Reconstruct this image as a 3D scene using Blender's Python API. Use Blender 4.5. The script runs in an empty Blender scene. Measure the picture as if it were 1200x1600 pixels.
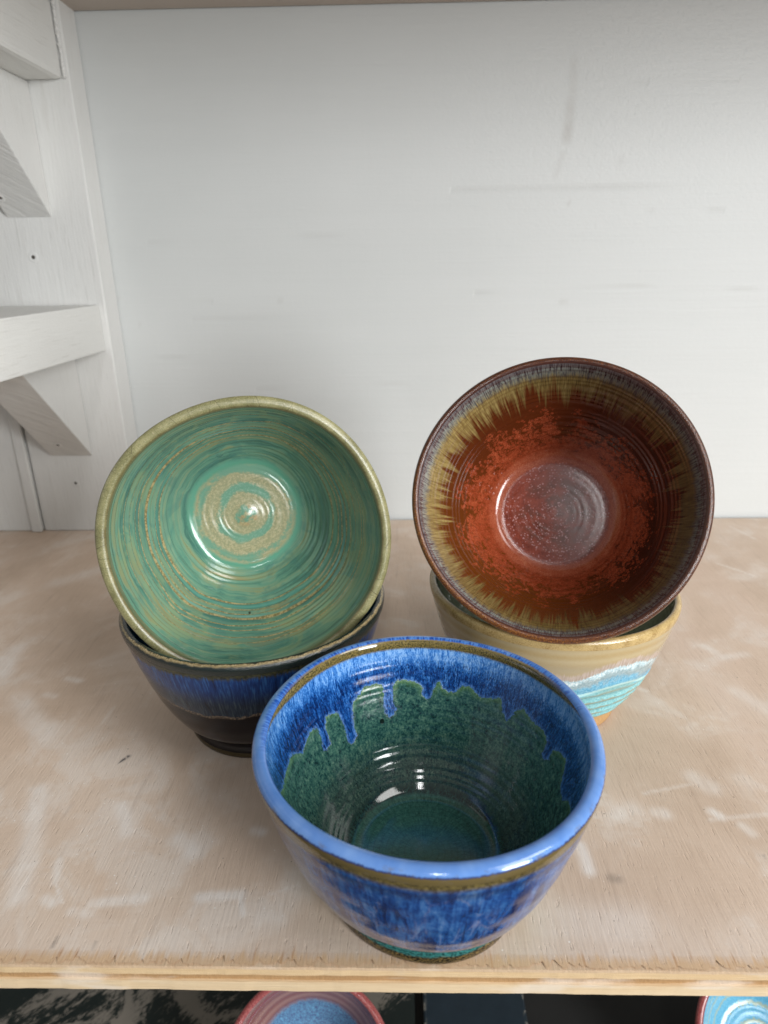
import bpy, math, random
import numpy as np
from mathutils import Matrix, Vector
R = math.radians
random.seed(7); RNG = np.random.RandomState(7)
scn = bpy.context.scene
COL = scn.collection

# ------------------------------------------------------------------ camera
TH, RO, YA = 0.36129, -0.01417, 0.02446            # pitch down, roll, yaw
def cam_axes(th, ro, ya):
    f = np.array([-math.sin(ya)*math.cos(th), math.cos(ya)*math.cos(th), -math.sin(th)])
    r = np.array([math.cos(ya), math.sin(ya), 0.0]); u = np.cross(r, f)
    return f, math.cos(ro)*r+math.sin(ro)*u, -math.sin(ro)*r+math.cos(ro)*u
F_, R_, U_ = cam_axes(TH, RO, YA)
cd = bpy.data.cameras.new('camera'); cam = bpy.data.objects.new('camera', cd); COL.objects.link(cam)
m = Matrix.Identity(4)
for i in range(3):
    m[i][0] = R_[i]; m[i][1] = U_[i]; m[i][2] = -F_[i]
m[0][3], m[1][3], m[2][3] = 0.01576, -0.18863, 0.27337
cam.matrix_world = m
cd.sensor_fit = 'VERTICAL'; cd.sensor_height = 36.0; cd.sensor_width = 27.0
cd.lens = 36.0*1028.54/1600.0
cd.clip_start = 0.01; cd.clip_end = 50
cd.dof.use_dof = True; cd.dof.focus_distance = 0.35; cd.dof.aperture_fstop = 10.0
scn.camera = cam

# ------------------------------------------------------------------ light
w = bpy.data.worlds.new('World'); scn.world = w; w.use_nodes = True
bg = w.node_tree.nodes['Background']
bg.inputs['Color'].default_value = (0.95, 0.98, 1.0, 1); bg.inputs['Strength'].default_value = 0.23

def area(name, loc, target, sx, sy, power, col):
    ld = bpy.data.lights.new(name, 'AREA'); ld.shape = 'RECTANGLE'; ld.size = sx; ld.size_y = sy
    ld.energy = power; ld.color = col
    o = bpy.data.objects.new(name, ld); COL.objects.link(o)
    o.location = loc
    d = Vector(target)-Vector(loc); o.rotation_euler = d.to_track_quat('-Z', 'Y').to_euler()
    return o
area('window_light', (1.22, -1.30, 0.54), (0.0, 0.30, 0.15), 0.50, 0.95, 37, (0.98, 0.99, 1.0))
area('overhead_fill_light', (1.15, -0.62, 1.45), (0.02, 0.20, 0.05), 0.9, 0.7, 14, (1.0, 0.985, 0.96))  # added overhead fill to lift the left side, no known lamp there
area('tube_lamp_light', (0.05, -1.15, 1.20), (0.03, 0.08, 0.02), 0.05, 0.45, 3.0, (1.0, 1.0, 1.0))
scn.view_settings.view_transform = 'Standard'; scn.view_settings.look = 'None'
scn.view_settings.exposure = 0.12; scn.view_settings.gamma = 1.0

# ------------------------------------------------------------------ helpers: nodes
def lin(h, k=1.0):
    h = h.lstrip('#'); v = [int(h[i:i+2], 16)/255 for i in (0, 2, 4)]
    return tuple(min(1.0, k*(c/12.92 if c <= 0.04045 else ((c+0.055)/1.055)**2.4)) for c in v)+(1.0,)

class V:
    """a socket with arithmetic"""
    def __init__(s, nt, sock): s.nt = nt; s.s = sock
    def _m(s, op, *a, clamp=False):
        n = s.nt.nodes.new('ShaderNodeMath'); n.operation = op; n.use_clamp = clamp
        for i, x in enumerate((s,)+a): put(s.nt, n.inputs[i], x)
        return V(s.nt, n.outputs[0])
    def __add__(s, o): return s._m('ADD', o)
    def __sub__(s, o): return s._m('SUBTRACT', o)
    def __mul__(s, o): return s._m('MULTIPLY', o)
    def __truediv__(s, o): return s._m('DIVIDE', o)
    __radd__ = __add__; __rmul__ = __mul__
    def __rsub__(s, o): return s._m('MULTIPLY', -1.0)._m('ADD', o)
    def pow(s, o): return s._m('POWER', o)
    def sin(s): return s._m('SINE')
    def abs(s): return s._m('ABSOLUTE')
    def min(s, o): return s._m('MINIMUM', o)
    def max(s, o): return s._m('MAXIMUM', o)
    def clamp(s): return s._m('ADD', 0.0, clamp=True)
    def step(s, a, b):            # smooth 0..1 from a to b (a may exceed b)
        n = s.nt.nodes.new('ShaderNodeMapRange'); n.interpolation_type = 'SMOOTHSTEP'
        put(s.nt, n.inputs[0], s)
        if a <= b: n.inputs[1].default_value, n.inputs[2].default_value = a, b; n.inputs[3].default_value, n.inputs[4].default_value = 0, 1
        else: n.inputs[1].default_value, n.inputs[2].default_value = b, a; n.inputs[3].default_value, n.inputs[4].default_value = 1, 0
        return V(s.nt, n.outputs[0])
def put(nt, sock, x):
    if isinstance(x, V): nt.links.new(x.s, sock)
    else: sock.default_value = x

class Mat:
    def __init__(s, name, rough=0.5, ior=None, coat=0.0):
        ior = ior or (1.64 if 'glaze' in name else 1.5)
        s.m = bpy.data.materials.new(name); s.m.use_nodes = True; s.nt = s.m.node_tree
        s.b = s.nt.nodes['Principled BSDF']
        s.b.inputs['Roughness'].default_value = rough; s.b.inputs['IOR'].default_value = ior
        s.b.inputs['Coat Weight'].default_value = coat; s.b.inputs['Coat Roughness'].default_value = 0.04
    def attr(s, name):
        n = s.nt.nodes.new('ShaderNodeAttribute'); n.attribute_name = name; return V(s.nt, n.outputs['Fac'])
    def attrv(s, name):
        n = s.nt.nodes.new('ShaderNodeAttribute'); n.attribute_name = name; return V(s.nt, n.outputs['Vector'])
    def objc(s):
        n = s.nt.nodes.new('ShaderNodeTexCoord'); return V(s.nt, n.outputs['Object'])
    def sep(s, v):
        n = s.nt.nodes.new('ShaderNodeSeparateXYZ'); put(s.nt, n.inputs[0], v); return [V(s.nt, o) for o in n.outputs]
    def xyz(s, x, y, z):
        n = s.nt.nodes.new('ShaderNodeCombineXYZ')
        for i, q in enumerate((x, y, z)): put(s.nt, n.inputs[i], q)
        return V(s.nt, n.outputs[0])
    def noise(s, v, scale=1.0, detail=3.0, rough=0.5, dist=0.0):
        n = s.nt.nodes.new('ShaderNodeTexNoise'); put(s.nt, n.inputs['Vector'], v)
        n.inputs['Scale'].default_value = scale; n.inputs['Detail'].default_value = detail
        n.inputs['Roughness'].default_value = rough; n.inputs['Distortion'].default_value = dist
        return V(s.nt, n.outputs[0])
    def voro(s, v, scale=1.0, feature='F1', out=0, rnd=1.0):
        n = s.nt.nodes.new('ShaderNodeTexVoronoi'); n.feature = feature; put(s.nt, n.inputs['Vector'], v)
        n.inputs['Scale'].default_value = scale; n.inputs['Randomness'].default_value = rnd
        return V(s.nt, n.outputs[out])
    def mix(s, f, a, b):
        n = s.nt.nodes.new('ShaderNodeMix'); n.data_type = 'RGBA'
        put(s.nt, n.inputs[0], f); put(s.nt, n.inputs[6], a); put(s.nt, n.inputs[7], b)
        return V(s.nt, n.outputs[2])
    def ramp(s, f, stops, interp='LINEAR'):
        n = s.nt.nodes.new('ShaderNodeValToRGB'); put(s.nt, n.inputs[0], f); r = n.color_ramp; r.interpolation = interp
        while len(r.elements) < len(stops): r.elements.new(0.5)
        for e, (p, c) in zip(r.elements, sorted(stops, key=lambda q: q[0])): e.position = p; e.color = c
        return V(s.nt, n.outputs[0])
    def bump(s, h, dist=0.001, strength=1.0):
        n = s.nt.nodes.new('ShaderNodeBump'); n.inputs['Strength'].default_value = strength
        n.inputs['Distance'].default_value = dist; put(s.nt, n.inputs['Height'], h)
        s.nt.links.new(n.outputs[0], s.b.inputs['Normal'])
    def out(s, col, rough=None):
        put(s.nt, s.b.inputs['Base Color'], col)
        if rough is not None: put(s.nt, s.b.inputs['Roughness'], rough)
        return s.m

# ------------------------------------------------------------------ helpers: objects
def thing(name, label, cat, loc=(0, 0, 0), rot=None, group=None):
    o = bpy.data.objects.new(name, None); COL.objects.link(o)
    if rot is None: o.location = loc
    else:
        mm = rot.to_4x4(); mm.translation = Vector(loc); o.matrix_world = mm
    o.empty_display_size = 0.02
    o['label'] = label; o['category'] = cat
    if group: o['group'] = group
    return o
def link(name, me, mat, parent=None):
    o = bpy.data.objects.new(name, me); COL.objects.link(o)
    if mat is not None: me.materials.append(mat)
    if parent: o.parent = parent
    return o
def pchip(x, y, n):
    """smooth resample of a polyline by arc length (Catmull-Rom, centripetal-ish)"""
    P = np.stack([x, y], -1).astype(float); k = len(P)
    t = np.concatenate([[0], np.cumsum(np.sqrt(np.hypot(*np.diff(P, axis=0).T)))])
    mt = np.zeros_like(P)
    for i in range(k):
        if i == 0: mt[i] = (P[1]-P[0])/(t[1]-t[0])
        elif i == k-1: mt[i] = (P[-1]-P[-2])/(t[-1]-t[-2])
        else:
            h0, h1 = t[i]-t[i-1], t[i+1]-t[i]
            mt[i] = ((P[i]-P[i-1])/h0*h1+(P[i+1]-P[i])/h1*h0)/(h0+h1)
    tt = np.linspace(0, t[-1], 4000); j = np.clip(np.searchsorted(t, tt)-1, 0, k-2)
    h = (t[j+1]-t[j]); u = (tt-t[j])/h; u = u[:, None]; h = h[:, None]
    Q = (2*u**3-3*u**2+1)*P[j]+(u**3-2*u**2+u)*h*mt[j]+(-2*u**3+3*u**2)*P[j+1]+(u**3-u**2)*h*mt[j+1]
    s = np.concatenate([[0], np.cumsum(np.hypot(*np.diff(Q, axis=0).T))])
    ss = np.linspace(0, s[-1], n)
    return np.interp(ss, s, Q[:, 0]), np.interp(ss, s, Q[:, 1]), ss
def set_attr(me, name, arr, typ='FLOAT'):
    a = me.attributes.new(name, typ, 'POINT')
    if typ == 'FLOAT': a.data.foreach_set('value', np.ascontiguousarray(arr, dtype=np.float32).ravel())
    else: a.data.foreach_set('vector', np.ascontiguousarray(arr, dtype=np.float32).ravel())
def surf(name, r, z, nth, wob, attrs, mat, parent):
    """closed-in-theta surface from arrays r,z of shape (n,) with displacement wob(th, i)->(dr,dz) arrays"""
    n = len(r); th = np.linspace(0, 2*np.pi, nth, endpoint=False)
    dr, dz = wob(th[None, :], np.arange(n)[:, None]) if wob else (0, 0)
    rr = r[:, None]+dr; zz = z[:, None]+dz+0*th[None, :]; rr = np.maximum(rr+0*th[None, :], 0.0)
    X = np.stack([rr*np.cos(th), rr*np.sin(th), zz], -1)
    du = np.roll(X, -1, 1)-np.roll(X, 1, 1); dv = np.gradient(X, axis=0)
    N = np.cross(du, dv)
    if r[0] < 1e-5: N[0] = (0, 0, np.sign(np.nan_to_num(N[1, :, 2].mean())) or 1)
    if r[-1] < 1e-5: N[-1] = (0, 0, np.sign(N[-2, :, 2].mean()) or 1)
    N /= np.maximum(np.linalg.norm(N, axis=-1, keepdims=True), 1e-12)
    i = np.arange(n-1)[:, None]; j = np.arange(nth)[None, :]; j2 = (j+1) % nth
    f = np.stack([i*nth+j, i*nth+j2, (i+1)*nth+j2, (i+1)*nth+j], -1).reshape(-1, 4)
    me = bpy.data.meshes.new(name)
    me.vertices.add(n*nth); me.vertices.foreach_set('co', X.reshape(-1).astype(np.float32))
    me.loops.add(len(f)*4); me.loops.foreach_set('vertex_index', f.reshape(-1).astype(np.int32))
    me.polygons.add(len(f)); me.polygons.foreach_set('loop_start', (np.arange(len(f))*4).astype(np.int32))
    me.update(calc_edges=True)
    me.polygons.foreach_set('use_smooth', np.ones(len(f), bool))
    me.normals_split_custom_set_from_vertices(N.reshape(-1, 3).tolist())
    for k, (arr, typ) in attrs(th, np.arange(n)).items(): set_attr(me, k, arr, typ)
    return link(name, me, mat, parent)

def wave(th, seed, kmin, kmax, p=1.0):
    """smooth periodic random function of angle, about -1..1"""
    r = np.random.RandomState(seed); o = np.zeros_like(th, dtype=float); tot = 0
    for k in range(kmin, kmax+1):
        a = r.randn()/k**p; o = o+a*np.sin(k*th+r.rand()*6.283); tot += abs(a)
    return o/max(tot, 1e-9)*1.6

# ------------------------------------------------------------------ bowls
PIN = np.array([(0, .0125), (.012, .0124), (.024, .0124), (.0325, .0126), (.0360, .0140), (.0415, .0200), (.0500, .0320), (.0575, .0480), (.0634, .0620), (.0672, .0740), (.0683, .0800), (.0685, .0832), (.0690, .0847)])
PLIP = np.array([(.0690, .0847), (.0699, .0855), (.0713, .0859), (.0729, .0856), (.0742, .0848), (.0749, .0835), (.0748, .0818), (.0744, .0800)])
POUT = np.array([(.0744, .0800), (.0736, .0770), (.0718, .0696), (.0685, .0573), (.0647, .0449), (.0602, .0325), (.0541, .0202), (.0500, .0145), (.0466, .0113), (.0448, .0100)])
PFOOT = np.array([(.0448, .0100), (.0442, .0088), (.0447, .0070), (.0455, .0040), (.0455, .0014), (.0448, .0002), (.0430, 0.0), (.0390, .0002), (.0375, .0030), (.030, .0040), (0, .0042)])

def build_bowl(root, mats, k=1.0, hk=1.0, nth=720, wall=None, lip=None, sd=None, ridge_in=(0.0, 0.004), ridge_out=(0.0, 0.006), seed=1,
               inner_extra=None, outer_extra=None, knob=0.0, dens=1.0, flo=1.0):
    """inner wall, rim, outer wall and foot ring of one thrown bowl; k scales the radius, hk the height"""
    pin, plip = PIN.copy(), PLIP.copy()
    if wall is not None:          # thinner or thicker wall: move the inner profile outwards
        g = np.clip((pin[:, 1]-.012)/.03, 0, 1); pin[:, 0] += wall*g*(pin[:, 0] > .03); plip[:, 0] = .0749-(.0749-plip[:, 0])*((.0749-pin[-1, 0])/(.0749-.0690))
        plip[0] = pin[-1]
    S = np.array([k, hk])
    def prof(P, n): return pchip(P[:, 0]*k, P[:, 1]*hk, n)
    ov = lambda th: 0.0006*wave(th, seed+40, 2, 4)          # slight out of round
    ri, zi, si = prof(pin, int(190*dens)); di = si[-1]-si
    ro, zo, so = prof(POUT, int(130*dens)); rl, zl, sl = prof(plip, 36); rf, zf, sf = prof(PFOOT, 50)
    def wob_in(th, i):
        g = np.clip(di[i]/.006, 0, 1)*np.clip((ri[i]-.004)/.01, 0, 1)
        a, p = ridge_in
        am = a*(0.75+0.5*wave(th+si[i]*60, seed+3, 1, 3))
        d = am*np.sin(2*np.pi*si[i]/p+th+1.5*np.sin(si[i]*420))*g
        if inner_extra: d = d+inner_extra(th, di[i], ri[i], si[i])
        wv = np.clip(ri[i]/(.06*k), 0, 1)
        flat = np.clip((ri[i]-.033*k)/(.006*k), 0, 1)
        return -d*flat+ov(th)*wv, d*(1-flat)*flo+knob*np.exp(-(ri[i]/.006)**2)
    def wob_out(th, i):
        g = np.clip(so[i]/.008, 0, 1)*np.clip((so[-1]-so[i])/.005, 0, 1)
        a, p = ridge_out
        d = a*np.sin(2*np.pi*so[i]/p+th+1.2*wave(th, seed+9, 1, 3))*g
        if outer_extra: d = d+outer_extra(th, so[i], zo[i])*g
        return d+ov(th), 0*th
    def wob_lip(th, i): return ov(th)+0*i, 0.00025*wave(th, seed+5, 2, 6)+0*i
    def wob_foot(th, i): return ov(th)*np.clip(rf[i]/.05, 0, 1), 0*th
    def base(th, n, u):
        c = np.empty((n, len(th), 3)); c[..., 0] = np.cos(th); c[..., 1] = np.sin(th); c[..., 2] = u[:, None]
        return c
    def at_in(th, i):
        o = {'cyl': (base(th, len(i), di*1000), 'FLOAT_VECTOR'), 'rad': ((ri/k*1000)[:, None]+0*th[None], 'FLOAT')}
        if sd is not None: o['sd'] = (sd(th, di*1000), 'FLOAT')
        return o
    def at_out(th, i):
        o = {'cyl': (base(th, len(i), so*1000), 'FLOAT_VECTOR')}
        o['wa'] = ((wave(th, seed+71, 2, 9, .6))[None, :]+0*so[:, None], 'FLOAT')
        o['wb'] = ((wave(th, seed+72, 8, 40, .35))[None, :]+0*so[:, None], 'FLOAT')
        return o
    def at_lip(th, i): return {'cyl': (base(th, len(i), sl*1000), 'FLOAT_VECTOR')}
    def at_foot(th, i): return {'cyl': (base(th, len(i), sf*1000), 'FLOAT_VECTOR')}
    surf('inner_wall', ri, zi, nth, wob_in, at_in, mats['in'], root)
    surf('rim', rl, zl, nth, wob_lip, at_lip, mats['lip'], root)
    surf('outer_wall', ro, zo, nth, wob_out, at_out, mats['out'], root)
    surf('foot_ring', rf, zf, nth//2, wob_foot, at_foot, mats['foot'], root)

def cyl(M):
    v = M.attrv('cyl'); c, s, u = M.sep(v); return c, s, u
def streak(M, c, s, u, k, kv, detail=3, rough=.55, dist=0.0, off=0.0):
    """noise stretched down the wall: k cells round per radian, kv per mm of depth"""
    return M.noise(M.xyz(c*k+off, s*k, u*kv), 1.0, detail, rough, dist)

# ---- front bowl: blue over green -------------------------------------------------
DRIP = [(-160.7, 18.4), (-170.0, 24.1), (-178.1, 25.2), (175.4, 25.1), (170.7, 25.0), (163.4, 30.6), (158.0, 28.6), (153.8, 26.4), (148.3, 28.0), (148.3, 32.9), (149.8, 39.6), (148.1, 41.0), (144.1, 39.2), (143.7, 35.0), (143.9, 31.3), (141.5, 26.5), (137.9, 26.8), (134.3, 28.3), (133.2, 32.8), (133.2, 40.7), (133.4, 45.4), (131.0, 46.5), (127.2, 44.2), (127.6, 39.7), (126.7, 33.1), (124.9, 26.9), (120.4, 24.2), (118.3, 21.4), (110.8, 21.4), (108.5, 23.2), (109.2, 33.5), (109.3, 37.8), (106.9, 40.1), (104.6, 39.1), (103.0, 36.3), (104.4, 32.6), (103.7, 24.1), (101.1, 21.4), (96.4, 21.9), (91.8, 23.4), (89.0, 26.0), (89.8, 29.5), (86.5, 32.2), (84.6, 29.3), (83.1, 24.0), (81.2, 21.7), (79.6, 24.6), (76.6, 27.2), (73.4, 26.6), (70.2, 22.0), (65.9, 21.8), (63.1, 24.5), (59.7, 25.5), (53.3, 23.5), (50.1, 22.0), (48.2, 28.1), (44.9, 31.7), (43.1, 29.8), (42.0, 25.7), (40.0, 22.9), (38.1, 21.2), (35.0, 23.3), (30.4, 24.6), (24.6, 23.9), (20.7, 25.4), (19.2, 27.8), (19.5, 33.5), (16.3, 34.0), (14.1, 31.7), (14.7, 27.1), (10.4, 23.7), (4.1, 22.3), (1.5, 26.2), (-2.5, 31.6), (-10.5, 31.8), (-13.8, 27.1), (-20.0, 24.6),
        (-31, 23), (-36, 33), (-39, 24), (-52, 22), (-60, 29), (-65, 23), (-80, 25), (-88, 36), (-92, 25), (-105, 22), (-118, 30), (-124, 22), (-140, 23), (-152, 20)]
def drip_sd(th, d):
    """signed distance (mm) to the glaze edge; positive inside the green below it"""
    a = np.array([p[0] for p in DRIP], float); a = np.degrees(np.unwrap(np.radians(a))); y = np.array([p[1] for p in DRIP])
    x = np.radians(a)*62.0; per = 2*np.pi*62.0
    X = np.concatenate([x-(-per), x, x-per]) if x[0] > x[-1] else np.concatenate([x-per, x, x+per]); Y = np.tile(y, 3)
    r = np.random.RandomState(3)
    seg = np.stack([X[:-1], Y[:-1], X[1:], Y[1:]], -1)
    T, D = np.meshgrid((th+np.pi) % (2*np.pi)-np.pi, d); T = T*62.0
    best = np.full(T.shape, 1e9); wn = np.zeros(T.shape, int)
    for x0, y0, x1, y1 in seg:
        dx, dy = x1-x0, y1-y0; L = dx*dx+dy*dy+1e-9
        t = np.clip(((T-x0)*dx+(D-y0)*dy)/L, 0, 1)
        best = np.minimum(best, (T-x0-t*dx)**2+(D-y0-t*dy)**2)
        if x0 != x1:                                      # count edges above the point
            lo, hi = min(x0, x1), max(x0, x1)
            yc = y0+(T-x0)/(dx)*dy
            wn += (T >= lo) & (T < hi) & (yc < D)
    return np.sqrt(best)*np.where(wn % 2 == 1, 1, -1)

def mats_front():
    o = {}
    M = Mat('blue_drip_glaze', .09); c, s, u = cyl(M); rad = M.attr('rad'); sd0 = M.attr('sd')
    fine = streak(M, c, s, u, 130, .9, 4, .7); mid = streak(M, c, s, u, 34, .13, 3, .6, 1.2); big = streak(M, c, s, u, 7, .05, 2)
    jag = M.noise(M.xyz(c*62, s*62, u), .55, 4, .65); fjag = M.noise(M.xyz(c*62, s*62, u), 2.0, 3, .6)
    sd = sd0+(jag-.5)*4.0+(fjag-.5)*1.6
    # blue zone
    lightness = (mid-.5)*3.2+(fine-.5)*3.0+(u.step(19, 7)-.42)*.9+c.step(-.35, -.95)*-.35+.1
    blue = M.ramp((lightness*.5+.5).clamp(), [(0.08, lin('#0A2050')), (.33, lin('#154890')), (.55, lin('#3070BC')), (.78, lin('#5E96DA')), (1.0, lin('#8CB8EA'))])
    flecks = streak(M, c, s, u, 150, .55, 3, .75).step(.50, .57)*u.step(8, 14)*(mid+.1).step(.42, .60)*c.step(-.85, -.1)
    blue = M.mix(flecks*.9, blue, lin('#0C1A44'))
    edge = (sd+(mid-.5)*3).step(-1.8, -.3)
    blue = M.mix(edge*.42, blue, M.mix(fine.step(.35, .65), lin('#3E7CCC'), lin('#78A8E8')))
    # olive line just below the rim
    olive = M.mix(M.noise(M.xyz(c*62, s*62, u), 1.6, 3).step(.35, .65), lin('#3E3A22'), lin('#857444'))
    ol = (u+(fine-.5)*1.4+s.step(.6, -.2)*6-c.step(-.75, -1)*1.5).step(5.0, 3.4)
    blue = M.mix(ol, blue, olive)
    # green zone
    sp = M.noise(M.xyz(c*62, s*62, u), .85, 5, .78); sp2 = M.noise(M.xyz(c*62, s*62, u), .33, 4, .6); cell = M.voro(M.xyz(c*62, s*62, u), .8)
    g = M.ramp((sp*.75+sp2*.5-.12).clamp(), [(.36, lin('#0F282A')), (.47, lin('#26504C')), (.57, lin('#467062')), (.72, lin('#72947C'))])
    brown = (u+(sp2-.5)*26).step(46, 66)*(u).step(82, 74)
    g = M.mix(brown*.62, g, M.ramp(sp, [(.36, lin('#141D1C')), (.5, lin('#38443E')), (.66, lin('#5C6358'))]))
    ringn = ((u*1.15+(sp2-.5)*3.0).sin()*.5+.5)
    g = M.mix((ringn.step(.7, .98)*sp.step(.5, .62)*u.step(48, 58)*u.step(80, 74))*.85, g, lin('#0B1312'))
    halo = (sd+(sp2-.5)*7+(sp-.5)*5).step(3.6, .2)*u.step(34, 23)*(sp2*1.2+.2)
    g = M.mix(halo*.8, g, M.mix(sp.step(.4, .65), lin('#4E7A46'), lin('#7CA063')))
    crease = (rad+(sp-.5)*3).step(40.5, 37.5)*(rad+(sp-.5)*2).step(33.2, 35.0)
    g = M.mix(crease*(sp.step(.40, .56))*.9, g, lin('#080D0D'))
    fl = M.ramp((sp*.6+sp2*.4).clamp(), [(.30, lin('#10291F')), (.5, lin('#28524A')), (.72, lin('#4A766A'))])
    g = M.mix(rad.step(36, 34.5), g, fl)
    ringf = ((rad*2.1+(sp2-.5)*2).sin()).step(.75, 1.0)*rad.step(34, 32)*sp.step(.45, .6)
    g = M.mix(ringf*.6, g, lin('#0A1A16'))
    pit = ((c+.366)*62).pow(2.0)+((s-.930)*62).pow(2.0)+(u-41.5).pow(2.0)+(sp-.5)*3
    g = M.mix(pit.step(2.6, 1.0)*.92, g, lin('#07100F'))
    col = M.mix(sd.step(-.22, .22), blue, g)
    M.bump((sp*.25+mid*.5)*u.step(2, 6)*(u.step(60, 35)*.85+.15)-(sd.step(-.5, .8))*.9, .0005, .55)
    o['in'] = M.out(col, (sp*.06+.03))
    # rim
    M = Mat('blue_rim_glaze', .07); c, s, u = cyl(M)
    f = streak(M, c, s, u, 75, .16, 2, .6); b2 = streak(M, c, s, u, 9, .1, 2)
    inner = (u+(f-.5)*4.2+(b2-.5)*2).step(3.6, 1.4)*(s+(b2-.5)*1.2-c*.2).step(-.35, .55)
    col = M.mix((b2-.5)*1.2+.5, lin('#4677C0'), lin('#7AA0D8'))
    col = M.mix(inner, col, M.mix(f.step(.4, .6), lin('#164CA4'), lin('#4380D0')))
    col = M.mix((u+(f-.5)*1.4+(b2-.5)*1.0).step(6.4, 7.2), col, lin('#1F2C60'))
    col = M.mix((u+(f-.5)*.9).step(7.0, 7.8), col, lin('#6B5C36'))
    wear = M.noise(M.xyz(c*9, s*9, u*.25), 1.0, 4, .6).step(.56, .66)*(u+(f-.5)*2).step(4.6, 6.4)
    col = M.mix(wear*.55, col, lin('#6E6450'))
    gap = (u+(f-.5)*1.0).step(1.5, .4)*s.step(.15, .7)
    col = M.mix(gap, col, lin('#7A6A3E'))
    M.bump(f*.3+b2, .0003, .4)
    o['lip'] = M.out(col)
    # outside
    M = Mat('blue_cloud_glaze', .06); c, s, u = cyl(M); wa = M.attr('wa'); wb = M.attr('wb')
    P = M.xyz(c*62, s*62, u*.75); n1 = M.noise(P, .15, 6, .68, 1.0); n2 = M.noise(P, .8, 4, .75); st = streak(M, c, s, u, 30, .05, 4, .65, .8)
    ol = M.mix(n2.step(.4, .65), lin('#4A4024'), lin('#80703F'))
    bl = M.ramp((n1*.8+st*.7+n2*.35-.42).clamp(), [(.28, lin('#0B1E48')), (.44, lin('#144284')), (.58, lin('#2F64A4')), (.74, lin('#6288B8')), (.92, lin('#939DBC'))])
    run = streak(M, c, s, u, 10, .022, 4, .6, .7, 4.0)+(n2-.5)*.16
    bl = M.mix(run.step(.50, .62)*u.step(6, 22)*.8, bl, lin('#0A1B4C')); bl = M.mix(run.step(.42, .34)*u.step(16, 40)*.4, bl, lin('#8C9CC4'))
    vein = M.voro(M.xyz(c*62+(n2-.5)*6, s*62, u*.45), .07, 'DISTANCE_TO_EDGE').step(.03, .0)*n1.step(.45, .6)
    bl = M.mix(vein*.35, bl, lin('#A098A8'))
    gr = M.ramp(n2, [(.36, lin('#16382F')), (.52, lin('#2F6B50')), (.7, lin('#6E9A6C'))])
    yb = u+wa*5.5+wb*2.4
    col = M.mix((u+(n2-.5)*2.4+wa*1.2).step(1.8, 6.0), ol, bl)
    col = M.mix((u+(n2-.5)*3).step(5.0, 7.0)*(u+(st-.5)*6).step(13, 8)*.55, col, lin('#141C3E'))
    col = M.mix((yb).step(66, 67.2), col, M.mix(yb.step(67, 71), lin('#7FA070'), gr))
    M.bump(n1*.8+n2*.12, .0008, .35)
    o['out'] = M.out(col)
    M = Mat('teal_foot_glaze', .12); c, s, u = cyl(M)
    n = M.noise(M.xyz(c*50, s*50, u*2.5), .7, 4, .7); n1 = M.noise(M.xyz(c*50, s*50, u*.5), .15, 3)
    te = M.mix(n.step(.35, .65), lin('#0E3434'), lin('#3A7C78'))
    br = M.mix(n.step(.42, .62), lin('#16130C'), lin('#6E5A34'))
    col = M.mix((u+(n1-.5)*2.2).step(5.0, 6.2), te, br)
    M.bump(n, .0004, .4)
    o['foot'] = M.out(col)
    return o

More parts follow.
